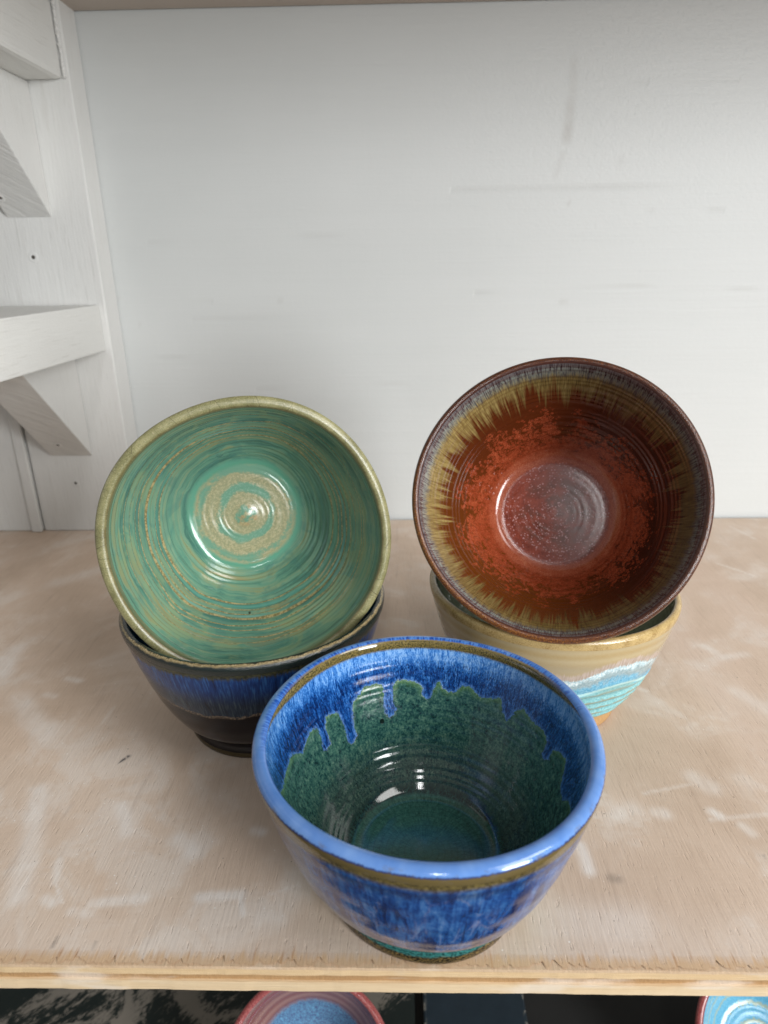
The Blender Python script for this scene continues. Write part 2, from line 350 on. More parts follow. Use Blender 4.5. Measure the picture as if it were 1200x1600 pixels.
# ---- green bowl -------------------------------------------------------------------
def mats_green():
    o = {}
    M = Mat('green_spiral_glaze', .09); c, s, u = cyl(M); rad = M.attr('rad')
    P = M.xyz(c*rad, s*rad, u*.7)
    n1 = M.noise(P, .035, 3, .5, 1.0); n2 = M.noise(P, .6, 4, .7); lowA = M.noise(M.xyz(c*1.1, s*1.1, u*.01), 1.0, 2)
    uu = u+(n1-.5)*9+lowA*6
    lines = M.noise(M.xyz(uu*.20, c*.5, s*.5), 1.0, 5, .62); fine = M.noise(M.xyz(uu*2.6, c*.8, s*.8), 1.0, 3, .6)
    v = (lines*1.15+fine*.28+(n1-.5)*.35-.2).clamp()
    col = M.ramp(v, [(.20, lin('#33554D')), (.38, lin('#4A7466')), (.50, lin('#5F8B76')), (.60, lin('#729279')), (.68, lin('#828E6A')), (.80, lin('#8C845E')), (.95, lin('#86754E'))])
    # big lazy patches of yellower and bluer glaze
    pat = M.noise(M.xyz(c*2.2, s*2.2, u*.045+lowA), 1.0, 3, .55, 1.6)
    col = M.mix(pat.step(.50, .60)*u.step(6, 12)*u.step(62, 40)*.5, col, lin('#84966E'))
    col = M.mix(pat.step(.46, .36)*u.step(4, 10)*.35, col, lin('#42736C'))
    # tan throwing lines cut through to the clay
    def line(at, wd, ph, seed):
        x = (u+lowA*5.0+(n1-.5)*3.0-at+c*ph)
        return x.abs().step(wd, wd*.45)*(M.noise(M.xyz(c*2.5+seed, s*2.5, .0), 1.0, 2).step(.18, .38))
    for at, wd, ph, sdv in ((47, 1.5, 1.2, 0), (51.5, .5, 1.0, 5), (41.0, .5, -.8, 9), (55.8, .45, 1.6, 2), (36.5, .4, .5, 14), (30.5, .4, 1.1, 21), (26, .35, -1, 25), (61, .8, .8, 30)):
        col = M.mix(line(at, wd, ph, sdv)*.9, col, M.mix(n2.step(.4, .6), lin('#7C6A42'), lin('#B29C6E')))
    # teal line on the edge of each ridge
    col = M.mix(line(49.2, .7, 1.2, 40)*.55, col, lin('#639C98')); col = M.mix(line(58.4, .9, 1.0, 44)*.6, col, lin('#5A9A8E'))
    # floor: pale tan matt disc with green turns
    rr = rad+(n1-.5)*5+c*.7
    turn = (rr*.50+M.noise(M.xyz(c*.6, s*.6, .0), 1.0, 1)*6).sin()
    tan = M.mix((turn*.5+.5+(n2-.5)*.9+(n1-.5)*2.2).step(-.05, .45), lin('#6A937C'), M.mix(n2.step(.38, .62), lin('#8E9070'), lin('#A39C78')))
    col = M.mix((rr+(n2-.5)*3).step(36.5, 33), col, lin('#5C947C'))
    col = M.mix((rr+(n2-.5)*4.0).step(32.5, 29.5), col, tan)
    spots = M.voro(M.xyz(c*rad, s*rad, u*.7), .05).step(.055, .035)
    col = M.mix(spots*.85, col, lin('#2A2416'))
    fs = M.voro(M.xyz(c*rad+7, s*rad, u*.7), .28).step(.075, .04); col = M.mix(fs*.6, col, lin('#2F3A2C'))
    knobc = M.noise(P, .22, 2).step(.52, .6)*rad.step(9, 4); col = M.mix(knobc*.5, col, lin('#B98A5C'))
    # darker olive just inside the rim
    col = M.mix((u+(n2-.5)*2).step(5.5, 1.0)*.8, col, lin('#5E5A36'))
    M.bump(lines*.6+fine*.2+n2*.12, .0006, .45)
    matte = (rr+(n2-.5)*4).step(28, 25)*n2.step(.40, .60)
    o['in'] = M.out(col, matte*.24+.08)
    M = Mat('olive_rim_glaze', .22); c, s, u = cyl(M)
    n = M.noise(M.xyz(c*75, s*75, u), 1.3, 4, .75); n1 = M.noise(M.xyz(c*75, s*75, u), .12, 3)
    col = M.ramp((n*.7+n1*.45-.08).clamp(), [(.28, lin('#5C5A3A')), (.45, lin('#7E7B55')), (.60, lin('#959068')), (.78, lin('#B2A97E'))])
    col = M.mix((u+(n1-.5)*2).step(1.8, .2)*.6, col, lin('#5F5030')); col = M.mix((u+(n1-.5)*3).step(6.2, 8.5)*.75, col, lin('#8A9468'))
    cr = M.voro(M.xyz(c*5.2, s*5.2, u*.02), 1.0, 'DISTANCE_TO_EDGE').step(.008, .002); col = M.mix(cr*.6, col, lin('#3C3420'))
    M.bump(n, .0003, .45); o['lip'] = M.out(col, n*.28+.10)
    M = Mat('olive_green_glaze', .12); c, s, u = cyl(M); n = M.noise(M.xyz(c*62, s*62, u*2), .25, 4)
    o['out'] = M.out(M.mix(n, lin('#7E8A60'), lin('#8FA27C'))); o['foot'] = o['out']
    return o

# ---- red and amber bowl --------------------------------------------------------------
def mats_red():
    o = {}
    M = Mat('red_amber_glaze', .07); c, s, u = cyl(M); rad = M.attr('rad')
    P = M.xyz(c*rad, s*rad, u*.8)
    fine = streak(M, c, s, u, 95, .10, 3, .65); mid = streak(M, c, s, u, 24, .035, 3, .6, .5, 3.0); big = streak(M, c, s, u, 3.2, .02, 2, .5, 0, 7.0)
    lowb = M.noise(M.xyz(c*1.3+4, s*1.3, .0), 1.0, 2)
    sp = M.noise(P, 1.3, 4, .75); blob = M.noise(P, .17, 4, .62, .8); cell = M.voro(P, .42); cell2 = M.voro(P, .62)
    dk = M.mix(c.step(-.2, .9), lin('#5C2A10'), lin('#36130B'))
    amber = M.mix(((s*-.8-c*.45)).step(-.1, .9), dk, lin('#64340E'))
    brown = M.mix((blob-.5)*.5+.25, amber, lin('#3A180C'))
    # tan flames running in from the rim
    m10 = streak(M, c, s, u, 11, .02, 2, .6, .4, 5.0)
    m40 = streak(M, c, s, u, 42, .016, 2, .55, .3, 9.0)
    flame = u+(m40-.5)*46+(mid-.5)*18+(fine-.5)*8+(m10-.5)*34+(big-.5)*16+(lowb-.5)*12
    tanc = M.ramp((fine*.7+mid*.4-.05).clamp(), [(.3, lin('#43381E')), (.5, lin('#6A5A32')), (.7, lin('#8E7E50'))])
    tanc = M.mix((c*.8-s*.35).step(.35, 1.0)*.55, tanc, lin('#4C4636'))  # tan darkened at lower right: shade of that side put into the colour
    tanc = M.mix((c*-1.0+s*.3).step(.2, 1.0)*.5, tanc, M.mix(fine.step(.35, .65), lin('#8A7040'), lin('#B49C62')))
    ff = flame.step(37, 22)
    col = M.mix(ff, brown, tanc)
    # blue grey and mauve near the rim with dark ticks
    top = u*.8+(fine-.5)*11+(mid-.5)*6
    col = M.mix(top.step(13.5, 6.5)*.8, col, M.mix(fine.step(.38, .6), lin('#4A5058'), lin('#8D9A96')))
    col = M.mix(top.step(6.6, 3.2)*.9, col, M.mix(fine.step(.35, .6), lin('#40353A'), lin('#767071')))
    ticks = streak(M, c, s, u, 120, .28, 2, .6, 0, 11).step(.60, .68)*u.step(3, 5)*u.step(18, 11)
    col = M.mix(ticks*.75, col, lin('#23262E'))
    # red crystals: blotches and beads lower down the wall
    zone = (u+(big-.5)*44+(lowb-.5)*16+(c*-.5-s*.1)*4).step(30, 84)
    red = M.ramp((sp*.8+blob*.35-.08).clamp(), [(.30, lin('#68280F')), (.5, lin('#8E3C22')), (.66, lin('#AA5838')), (.85, lin('#C88862'))])
    beads = cell.step(.50, .36)*(M.noise(P, .11, 3)+zone*.50).step(.68, .74)
    patch = (blob*1.5+zone*.60+(sp-.5)*.7).step(1.08, 1.22)
    hole = M.noise(P, .42, 4, .7).step(.52, .62)*(blob*.5+zone*.0+.5)*rad.step(36, 44)
    rmask = (beads*.9).max(patch)*(1.0-hole*.8)*zone.step(.05, .3)
    col = M.mix(rmask*.92, col, red)
    # floor
    fr = M.ramp((sp*.7+blob*.5-.1).clamp(), [(.30, lin('#4E1E10')), (.42, lin('#742A14')), (.56, lin('#8E3A22')), (.72, lin('#A25036')), (.9, lin('#B87468'))])
    mott = (M.noise(P, .10, 4, .6, .6)+(sp-.5)*.55).step(.44, .56)*rad.step(30, 16)
    fr = M.mix(mott*.6, fr, lin('#4A260E'))
    pk = cell2.step(.40, .22)*(M.noise(P, .05, 3)+c*.06).step(.32, .48)*(M.noise(P, .3, 2).step(.42, .55)); fr = M.mix(pk*.85, fr, lin('#C89894'))
    col = M.mix((rad+(sp-.5)*2.5).step(34.5, 32.5), col, fr)
    ann = (rad+(sp-.5)*2).step(31, 33)*(rad+(sp-.5)*2).step(41, 37.5)
    col = M.mix(ann*.8, col, M.ramp((sp*.8+blob*.3-.05).clamp(), [(.3, lin('#86361E')), (.5, lin('#A6553A')), (.75, lin('#C48868'))]))
    M.bump(rmask*.5*cell.step(.5, .1)*rad.step(36, 40)+sp*.16+mid*.1, .0006, .4)
    o['in'] = M.out(col, rmask*.10+.05+(rad.step(34, 30)*.06))
    M = Mat('rust_rim_glaze', .16); c, s, u = cyl(M)
    n = M.noise(M.xyz(c*75, s*75, u), 1.5, 4, .8); sd = (c*-.6-s*.8).step(.2, .9)
    col = M.ramp((n+sd*.12).clamp(), [(.34, lin('#220F08')), (.50, lin('#452314')), (.62, lin('#6A3C20')), (.76, lin('#A8702E'))])
    col = M.mix(u.step(2.2, .8)*.85, col, lin('#4A2C26')); col = M.mix((u+(n-.5)*2).step(7.0, 8.2)*.8, col, lin('#35170D'))
    M.bump(n, .0004, .5); o['lip'] = M.out(col, n*.10+.03)
    M = Mat('dark_brown_glaze', .1); c, s, u = cyl(M); n = M.noise(M.xyz(c*62, s*62, u*2), .2, 4)
    o['out'] = M.out(M.mix(n, lin('#35170D'), lin('#6A3A20'))); o['foot'] = o['out']
    return o

# ---- midnight blue and aubergine bowl -------------------------------------------------
def mats_night():
    o = {}
    M = Mat('midnight_inner_glaze', .08); c, s, u = cyl(M); f = streak(M, c, s, u, 70, .1, 3)
    o['in'] = M.out(M.mix(f, lin('#0B2A4A'), lin('#1F5A80')))
    M = Mat('bronze_rim_glaze', .2); c, s, u = cyl(M); n = M.noise(M.xyz(c*75, s*75, u), 1.3, 4, .8); n1 = M.noise(M.xyz(c*75, s*75, u), .2, 3)
    crest = (u+(n1-.5)*2.4+(n-.5)*2.5).step(2.6, 3.4)*(u+(n1-.5)*2.4+(n-.5)*2.5).step(5.0, 3.9)
    col = M.mix(crest, lin('#1A2422'), M.ramp(n, [(.34, lin('#4E4026')), (.5, lin('#8C7A54')), (.66, lin('#C0AE88'))]))
    M.bump(n, .0004, .6); o['lip'] = M.out(col, n*.3+.02)
    M = Mat('midnight_drip_glaze', .07, 1.42); M.b.inputs['Specular IOR Level'].default_value = .32; c, s, u = cyl(M); wa = M.attr('wa'); wb = M.attr('wb')
    P = M.xyz(c*62, s*62, u); fine = streak(M, c, s, u, 85, .11, 3, .65); mid = streak(M, c, s, u, 18, .03, 3); n = M.noise(P, .8, 4, .7)
    ol = M.mix(n.step(.35, .65), lin('#23281E'), lin('#4C4A34'))
    bl = M.ramp((fine*.8+mid*.4-.1).clamp(), [(.3, lin('#0C1E44')), (.5, lin('#173C78')), (.68, lin('#3568A0')), (.85, lin('#86A8C8'))])
    sl = M.ramp((fine*.8+mid*.4-.1).clamp(), [(.3, lin('#141C26')), (.5, lin('#29384A')), (.7, lin('#4E5C60'))])
    pu = M.ramp(n*.6+mid*.4, [(.3, lin('#0C080B')), (.6, lin('#140C14')), (.8, lin('#22132A'))])
    t = u+(fine-.5)*6+(mid-.5)*5
    col = M.mix(t.step(1.5, 5.0), ol, bl); col = M.mix(t.step(10.5, 26), col, sl)
    e = u+wa*3.0+wb*2.0+(n-.5)*1.6
    col = M.mix(e.step(32.0, 33.0), col, pu)
    el = e.step(30.4, 31.6)*e.step(34.0, 32.8); col = M.mix(el*n.step(.36, .55)*.9, col, M.mix(n.step(.45, .6), lin('#5A4A3A'), lin('#8C7A66')))
    M.bump(n*.2+e.step(32.6, 31.6)*.6, .0006, .5); o['out'] = M.out(col)
    M = Mat('dark_foot_glaze', .12, 1.42); c, s, u = cyl(M); n = M.noise(M.xyz(c*50, s*50, u), .9, 4)
    o['foot'] = M.out(M.mix((u+(n-.5)).step(5.8, 6.6), lin('#0F0A0E'), lin('#453A24')))
    return o

# ---- tan and turquoise bowl ----------------------------------------------------------
def mats_tan():
    o = {}
    M = Mat('sage_inner_glaze', .12); c, s, u = cyl(M); f = streak(M, c, s, u, 40, .1, 3)
    o['in'] = M.out(M.mix(f, lin('#6E7A66'), lin('#98A288')))
    M = Mat('ochre_rim_glaze', .12); c, s, u = cyl(M); n = M.noise(M.xyz(c*75, s*75, u), 1.4, 4, .75); n1 = M.noise(M.xyz(c*75, s*75, u), .16, 3)
    col = M.ramp((n*.75+n1*.4-.08).clamp(), [(.32, lin('#8A6C3A')), (.48, lin('#B49A66')), (.62, lin('#C6AC76')), (.8, lin('#D8C69A'))])
    col = M.mix((u+(n1-.5)).step(2.0, .4)*.7, col, lin('#8F9A86'))
    M.bump(n, .0003, .35); o['lip'] = M.out(col, n*.2+.03)
    M = Mat('turquoise_ripple_glaze', .08); c, s, u = cyl(M); wa = M.attr('wa'); wb = M.attr('wb')
    P = M.xyz(c*62, s*62, u); fine = streak(M, c, s, u, 80, .12, 3, .65); mid = streak(M, c, s, u, 15, .03, 3, .5, .6); n = M.noise(P, .9, 4, .75); n1 = M.noise(P, .09, 3, .5, .8)
    tan = M.mix(((u*.9+wa*.8).sin()*.5+.5)*.45+(n-.5)*.7+.2, lin('#B09868'), lin('#BEB08E'))
    tan = M.mix(u.step(7, 15)*.6, tan, lin('#A89C82'))
    pinkg = M.mix(fine.step(.3, .7), lin('#A8978A'), lin('#C4B4A8'))
    wht = M.mix(n.step(.4, .62), lin('#A9CDD8'), lin('#E6F1F2'))
    gry = M.mix(n.step(.35, .65), lin('#86A0A8'), lin('#A6BCC0'))
    sky = M.mix(n.step(.35, .65), lin('#4C9CC2'), lin('#86C6DE'))
    tq = M.mix(n.step(.3, .7), lin('#5E9EA6'), lin('#98C8C8'))
    e = u+wa*7.5+wb*1.6+(fine-.5)*6+(n1-.5)*6
    col = M.mix(e.step(15, 18), tan, pinkg)
    col = M.mix(e.step(20, 22), col, wht)
    col = M.mix((e+(mid-.5)*8).step(23.5, 27), col, gry)
    col = M.mix((e+(n1-.5)*8).step(29, 33), col, sky)
    rip = (u*.85+wa*1.6+c*.9+(n1-.5)*5)
    col = M.mix((e).step(36, 39), col, tq)
    ridge = (rip.sin()*.5+.5)
    col = M.mix(ridge.step(.62, .95)*(u+wa*5).step(38, 42)*.9, col, lin('#8F9480'))
    cr2 = (u+wa*6+(n-.5)*2-37).abs().step(1.6, .5); col = M.mix(cr2*.7, col, lin('#BFE3DC'))
    M.bump(n*.15+e.step(20, 22)*.4, .0006, .4); o['out'] = M.out(col)
    M = Mat('raw_clay_foot', .5); c, s, u = cyl(M); n = M.noise(M.xyz(c*50, s*50, u), .9, 4)
    o['foot'] = M.out(M.mix((u+(n-.5)*1.2).step(1.6, 2.6), lin('#78A8A0'), M.mix(n, lin('#9A7448'), lin('#BE9868'))))
    return o

def tilt_rot(n):
    n = Vector(n).normalized(); x = -n.cross(Vector((0, 0, 1))).normalized(); y = n.cross(x)
    return Matrix((x, y, n)).transposed()
def axis(az, el):
    az, el = R(az), R(el); return Vector((math.sin(az)*math.cos(el), -math.cos(az)*math.cos(el), math.sin(el)))

G1 = 'handmade glazed bowls stacked on the shelf'
front = thing('bowl', 'blue bowl with green glazed inside standing upright at the front of the shelf', 'bowl', (.02708, .04604, .0003), group=G1)
def runs(th, d, r, s):
    return 0.00035*wave(th, 11, 5, 30, .4)*np.clip(d/.02, 0, 1)*np.clip((.08-d)/.03, 0, 1)
build_bowl(front, mats_front(), 1.0, 1.0, 900, sd=drip_sd, ridge_in=(.00006, .0042), ridge_out=(.00008, .014), flo=.06, seed=1, inner_extra=runs)

night = thing('bowl', 'dark midnight blue and aubergine bowl under the tilted green bowl', 'bowl', (-.0729, .1712, .0003), group=G1)
build_bowl(night, mats_night(), .0801/.075, .99, 480, wall=.0018, ridge_in=(.0001, .005), ridge_out=(.00004, .012), seed=2, dens=.8)

tanb = thing('bowl', 'tan bowl with turquoise rippled lower wall under the tilted red bowl', 'bowl', (.112, .1894, .0003), group=G1)
def ripples(th, s, z):
    w_ = wave(th, 3+71, 2, 9, .6)
    return 0.0008*np.sin(s*1000*.85+w_*1.6+np.cos(th)*.9)*np.clip((s*1000-34)/8, 0, 1)
build_bowl(tanb, mats_tan(), .0767/.075, .99, 560, wall=.0018, ridge_in=(.0001, .005), ridge_out=(.00008, .009), seed=3, outer_extra=ripples, dens=.9)

def tilted(label, mats, ctr, az, el, k, **kw):
    n = axis(az, el); H = .0857*k
    loc = Vector(ctr)-n*H
    t = thing('bowl', label, 'bowl', loc, tilt_rot(n), G1)
    build_bowl(t, mats, k, k, **kw)
    return t
green = tilted('green spiral glazed bowl tilted on its side facing forward', mats_green(), (-.0647, .1378, .1324), 14.5, 8.6, .079/.075, nth=800, wall=.0004, ridge_in=(.00034, .0040), flo=.45, seed=5, knob=.0022)
redb = tilted('red and amber glazed bowl with rust rim tilted on its side facing forward', mats_red(), (.1004, .1483, .1547), -14.6, 27.3, .079/.075, nth=800, wall=.0020, ridge_in=(.00016, .0046), flo=.12, seed=6)

# ------------------------------------------------------------------ wood and walls
def box_bm(bm, x0, x1, y0, y1, z0, z1):
    import bmesh
    vs = [bm.verts.new(p) for p in ((x0, y0, z0), (x1, y0, z0), (x1, y1, z0), (x0, y1, z0), (x0, y0, z1), (x1, y0, z1), (x1, y1, z1), (x0, y1, z1))]
    for f in ((0, 3, 2, 1), (4, 5, 6, 7), (0, 1, 5, 4), (1, 2, 6, 5), (2, 3, 7, 6), (3, 0, 4, 7)): bm.faces.new([vs[i] for i in f])
def solid(name, mat, parent, build, bevel=0.0, seg=2):
    import bmesh
    bm = bmesh.new(); build(bm); me = bpy.data.meshes.new(name)
    if bevel: bmesh.ops.bevel(bm, geom=bm.edges[:], offset=bevel, segments=seg, affect='EDGES', profile=.6)
    bm.to_mesh(me); bm.free()
    return link(name, me, mat, parent)
def grid(name, x0, x1, nx, y0, y1, ny, fn, mat, parent=None):
    """dense sheet; fn(A,B)->(n,3) positions"""
    a = np.linspace(x0, x1, nx); b = np.linspace(y0, y1, ny); A, B = np.meshgrid(a, b)
    X = fn(A, B)
    i = np.arange(ny-1)[:, None]; j = np.arange(nx-1)[None, :]
    f = np.stack([i*nx+j, i*nx+j+1, (i+1)*nx+j+1, (i+1)*nx+j], -1).reshape(-1, 4)
    me = bpy.data.meshes.new(name); me.vertices.add(nx*ny); me.vertices.foreach_set('co', X.reshape(-1).astype(np.float32))
    me.loops.add(len(f)*4); me.loops.foreach_set('vertex_index', f.reshape(-1).astype(np.int32))
    me.polygons.add(len(f)); me.polygons.foreach_set('loop_start', (np.arange(len(f))*4).astype(np.int32))
    me.update(calc_edges=True); me.polygons.foreach_set('use_smooth', np.ones(len(f), bool))
    return link(name, me, mat, parent), A, B

D, PD, TK = .51286, .03167, .0156
XL, XR = -.75, .75

def plywood_top():
    M = Mat('chalky_plywood', .62); p = M.objc(); x, y, z = M.sep(p)
    mk = M.attr('mark'); dk = M.attr('dark')
    fib = M.noise(M.xyz(x*900, y*45, 0.0), 1.0, 3, .6); fib2 = M.noise(M.xyz(x*260, y*14, 3.0), 1.0, 3, .6); cross = M.noise(M.xyz(x*60, y*700, 0.0), 1.0, 2, .5)
    cloud = M.noise(p, 9, 5, .6, .6); wash = M.noise(p, 30, 5, .65, .5); pore = M.noise(M.xyz(x*900, y*150, 8.0), 1.0, 2, .5)
    band = M.noise(M.xyz(x*7, y*1.2, 1.0), 1.0, 3, .5, .8)
    base = M.ramp((cloud*.55+band*.5-.03).clamp(), [(.3, lin('#BEA690')), (.5, lin('#D2BCA8')), (.7, lin('#DCCCBC'))])
    base = M.mix((band-.5)*1.2, base, lin('#C8A693'))
    base = M.mix((wash.step(.44, .62))*(cloud.step(.40, .58))*.65*(fib*.8+.4), base, lin('#E0D6CC'))
    base = M.mix((mk*(fib2*.9+wash*.7-.05)).clamp()*.95, base, lin('#E8E1DA'))
    base = M.mix(pore.step(.66, .80)*.14, base, lin('#7A5E48'))
    base = M.mix(((fib-.46)*1.4).clamp()*.40, base, lin('#8A6F58')); base = M.mix(fib2.step(.58, .72)*.16, base, lin('#7E6450'))
    dust = M.voro(p, 190).step(.10, .05)*wash.step(.45, .6); base = M.mix(dust*.7, base, lin('#F0ECE6')); speck = M.voro(M.xyz(x+3.1, y, z), 70).step(.035, .02); base = M.mix(speck*.6, base, lin('#4A3C30'))
    base = M.mix((y+(fib2-.5)*.012+(fib-.5)*.004).step(.0065, .0020)*.75, base, M.mix(fib, lin('#B98F66'), lin('#D9BC94')))
    tick = M.noise(M.xyz(x*420, y*30, 5.0), 1.0, 2).step(.60, .68)*(y+(fib2-.5)*.016).step(.0095, .0040)
    base = M.mix(tick*.55, base, lin('#A87A50'))
    base = M.mix(dk, base, lin('#3A3C40'))
    M.bump(fib*.55+cross*.18+wash*.3+pore.step(.6, .75)*-.5, .0007, .45)
    return M.out(base, wash*.25+.45)
def seg_mark(X, Y, pts, wdt, soft=.6, seed=0):
    best = np.full(X.shape, 9.0)
    for (x0, y0), (x1, y1) in zip(pts[:-1], pts[1:]):
        dx, dy = x1-x0, y1-y0; t = np.clip(((X-x0)*dx+(Y-y0)*dy)/(dx*dx+dy*dy+1e-12), 0, 1)
        best = np.minimum(best, np.hypot(X-x0-t*dx, Y-y0-t*dy))
    return np.clip(1.0-(best-wdt*(1-soft))/(wdt*2*soft), 0, 1)**1.5
SMEARS = __import__('json').loads('''{"chalk":[[0.006,0.8,[[-0.1859,0.0965],[-0.1718,0.0603],[-0.1621,0.0315]]],[0.002,1,[[-0.1528,0.0509],[-0.1489,0.0391]]],[0.0008,1,[[-0.1489,0.0391],[-0.1404,0.0284]]],[0.003,1,[[-0.1492,0.03],[-0.1445,0.0277]]],[0.003,0.9,[[-0.1259,0.0279],[-0.1032,0.0307]]],[0.003,0.8,[[-0.1337,0.0237],[-0.1257,0.0228]]],[0.003,1,[[-0.0781,0.0316],[-0.0591,0.0331]]],[0.0015,1,[[-0.0591,0.0331],[-0.0554,0.0234]]],[0.004,0.7,[[-0.1354,0.0857],[-0.1253,0.0686]]],[0.005,0.7,[[-0.0974,0.0648],[-0.0886,0.057]]],[0.0035,1,[[0.105,0.0615],[0.1056,0.054],[0.1057,0.0475]]],[0.003,0.9,[[0.1801,0.0841],[0.1832,0.0807]]],[0.003,0.6,[[0.1917,0.0749],[0.1941,0.07]]],[0.006,0.6,[[0.1813,0.1087],[0.187,0.1014]]],[0.006,0.5,[[0.1304,0.083],[0.1395,0.0852]]],[0.004,0.6,[[0.1505,0.0831],[0.1552,0.0822]]],[0.0015,0.5,[[0.177,0.0786],[0.2087,0.0826]]],[0.0012,0.45,[[0.1485,0.0965],[0.1775,0.1038]]],[0.0015,0.7,[[0.386,0.4495],[0.3764,0.4852]]],[0.004,0.6,[[0.245,0.2443],[0.2526,0.2296],[0.2709,0.2338]]],[0.003,0.7,[[-0.221,0.2032],[-0.2104,0.2001]]],[0.003,0.6,[[-0.2277,0.1846],[-0.22,0.1825]]],[0.008,0.7,[[-0.2762,0.2191],[-0.2785,0.2406]]],[0.007,0.8,[[-0.281,0.2275],[-0.2693,0.211]]],[0.0012,0.6,[[-0.1751,0.1546],[-0.1742,0.1708]]],[0.002,0.7,[[0.1792,0.1916],[0.1825,0.1887]]],[0.003,0.8,[[-0.0597,0.0699],[-0.0556,0.0691]]],[0.01,0.5,[[-0.0432,0.0199],[-0.0316,0.0394]]],[0.012,0.45,[[0.0789,0.021],[0.1201,0.0184]]],[0.008,0.5,[[-0.2435,0.181],[-0.2062,0.1422]]],[0.001,0.8,[[-0.0456,0.0332],[-0.0315,0.0387]]],[0.006,0.5,[[0.2425,0.1888],[0.2532,0.1684]]],[0.01,0.5,[[-0.3018,0.3543],[-0.2712,0.3814]]],[0.0015,0.8,[[0.3202,0.3907],[0.3426,0.3629]]]],"dark":[[0.0009,1,[[-0.1497,0.1199],[-0.1462,0.1248]]],[0.0025,0.3,[[0.1151,0.0433],[0.1182,0.0427]]],[0.0005,0.35,[[-0.1344,0.0072],[-0.1347,0.0124]]],[0.0005,0.3,[[-0.1163,0.006],[-0.1165,0.0097]]],[0.0007,0.5,[[0.1926,0.0565],[0.1929,0.0558]]]],"groove":[[0.0008,0.8,[[0.0675,0.3382],[0.0889,0.3384],[0.2048,0.3378]]],[0.0014,1,[[0.1974,0.3384],[0.238,0.3389],[0.2982,0.3402]]],[0.0007,0.8,[[0.2982,0.3402],[0.3672,0.3408]]],[0.0007,0.7,[[0.0922,0.2433],[0.1755,0.2466],[0.2584,0.2474]]],[0.0006,0.6,[[0.2584,0.2474],[0.386,0.2421]]],[0.0008,0.6,[[-0.2689,0.185],[-0.2014,0.1817]]],[0.0006,0.5,[[-0.267,0.241],[-0.1749,0.2392]]],[0.0012,0.45,[[0.2238,0.4255],[0.2434,0.4246]]],[0.001,0.6,[[0.2479,0.426],[0.3254,0.4252]]],[0.001,0.7,[[0.2985,0.3186],[0.3294,0.3159]]],[0.001,0.5,[[0.2496,0.3182],[0.2621,0.3163]]],[0.001,0.6,[[0.0744,0.4186],[0.0832,0.4189]]],[0.0006,0.5,[[-0.2329,0.2951],[0.0652,0.3026]]],[0.0006,0.5,[[-0.1364,0.148],[0.0277,0.1532]]],[0.0006,0.5,[[-0.1968,0.2212],[0.0668,0.2244]]]],"stain":[[0.004,0.6,[[0.1756,0.4416],[0.1768,0.4143]]],[0.005,0.9,[[0.1755,0.4092],[0.1755,0.3964],[0.1744,0.3808]]],[0.003,0.35,[[0.172,0.3676],[0.1662,0.3488]]],[0.0012,0.9,[[0.1803,0.3259],[0.1817,0.3237]]],[0.0022,0.6,[[0.1803,0.2355],[0.1869,0.2329]]],[0.0012,0.45,[[0.2234,0.2281],[0.2248,0.2275]]],[0.0016,0.8,[[-0.2524,0.2187],[-0.2518,0.2187]]],[0.0014,0.5,[[-0.2657,0.3067],[-0.2651,0.3067]]],[0.002,0.5,[[-0.1054,0.239],[-0.1028,0.2383]]],[0.0018,0.6,[[-0.2708,0.2423],[-0.2701,0.2422]]],[0.004,0.3,[[0.2264,0.3614],[0.2277,0.3603]]]]}''')
shelf = thing('plywood_shelf', 'bare plywood shelf with white chalky smears and torn front edge holding five bowls', 'shelf', (0, 0, -TK))
top_mat = plywood_top()
# top veneer: front edge torn into splinters
NX, NY = 1100, 260
r0 = np.random.RandomState(12)
tear_x = np.linspace(XL, XR, NX)
def tear(xx):
    t = np.zeros_like(xx)
    for _ in range(520):
        c0 = r0.uniform(XL, XR); wd = r0.uniform(.0004, .0013); L = abs(r0.randn())*.0010+.0003
        t = np.maximum(t, L*np.clip(1.25-np.abs(xx-c0)/wd, 0, 1))
    for c0 in (-.115, -.055, .012, -.02, -.16, -.085, .075, .21, .155):
        for q in range(7):
            cc = c0+r0.uniform(-.012, .012); t = np.maximum(t, r0.uniform(.0008, .0042)*np.clip(1.25-np.abs(xx-cc)/r0.uniform(.0004, .0010), 0, 1))
    return t+.0006*(1+np.sin(xx*300)*.5)
tear_d = tear(tear_x)
def top_fn(A, B):
    t = np.interp(A, tear_x, tear_d); Y = t+(D-.004-t)*B**1.6
    return np.stack([A, Y, np.zeros_like(A)+TK], -1)
o, A, B = grid('face_veneer', XL, XR, NX, 0, 1, NY, top_fn, top_mat, shelf)
P3 = top_fn(A, B); mk = np.zeros(A.shape); dk = np.zeros(A.shape)
for q in SMEARS['chalk']: mk = np.maximum(mk, q[1]*seg_mark(P3[..., 0], P3[..., 1], q[2], q[0]))
for q in SMEARS['dark']: dk = np.maximum(dk, q[1]*seg_mark(P3[..., 0], P3[..., 1], q[2], q[0]))
mk = np.maximum(mk, .25*np.clip(1-(P3[..., 1]-.012)/.02, 0, 1)*(P3[..., 1] > .006))
set_attr(o.data, 'mark', mk); set_attr(o.data, 'dark', dk)
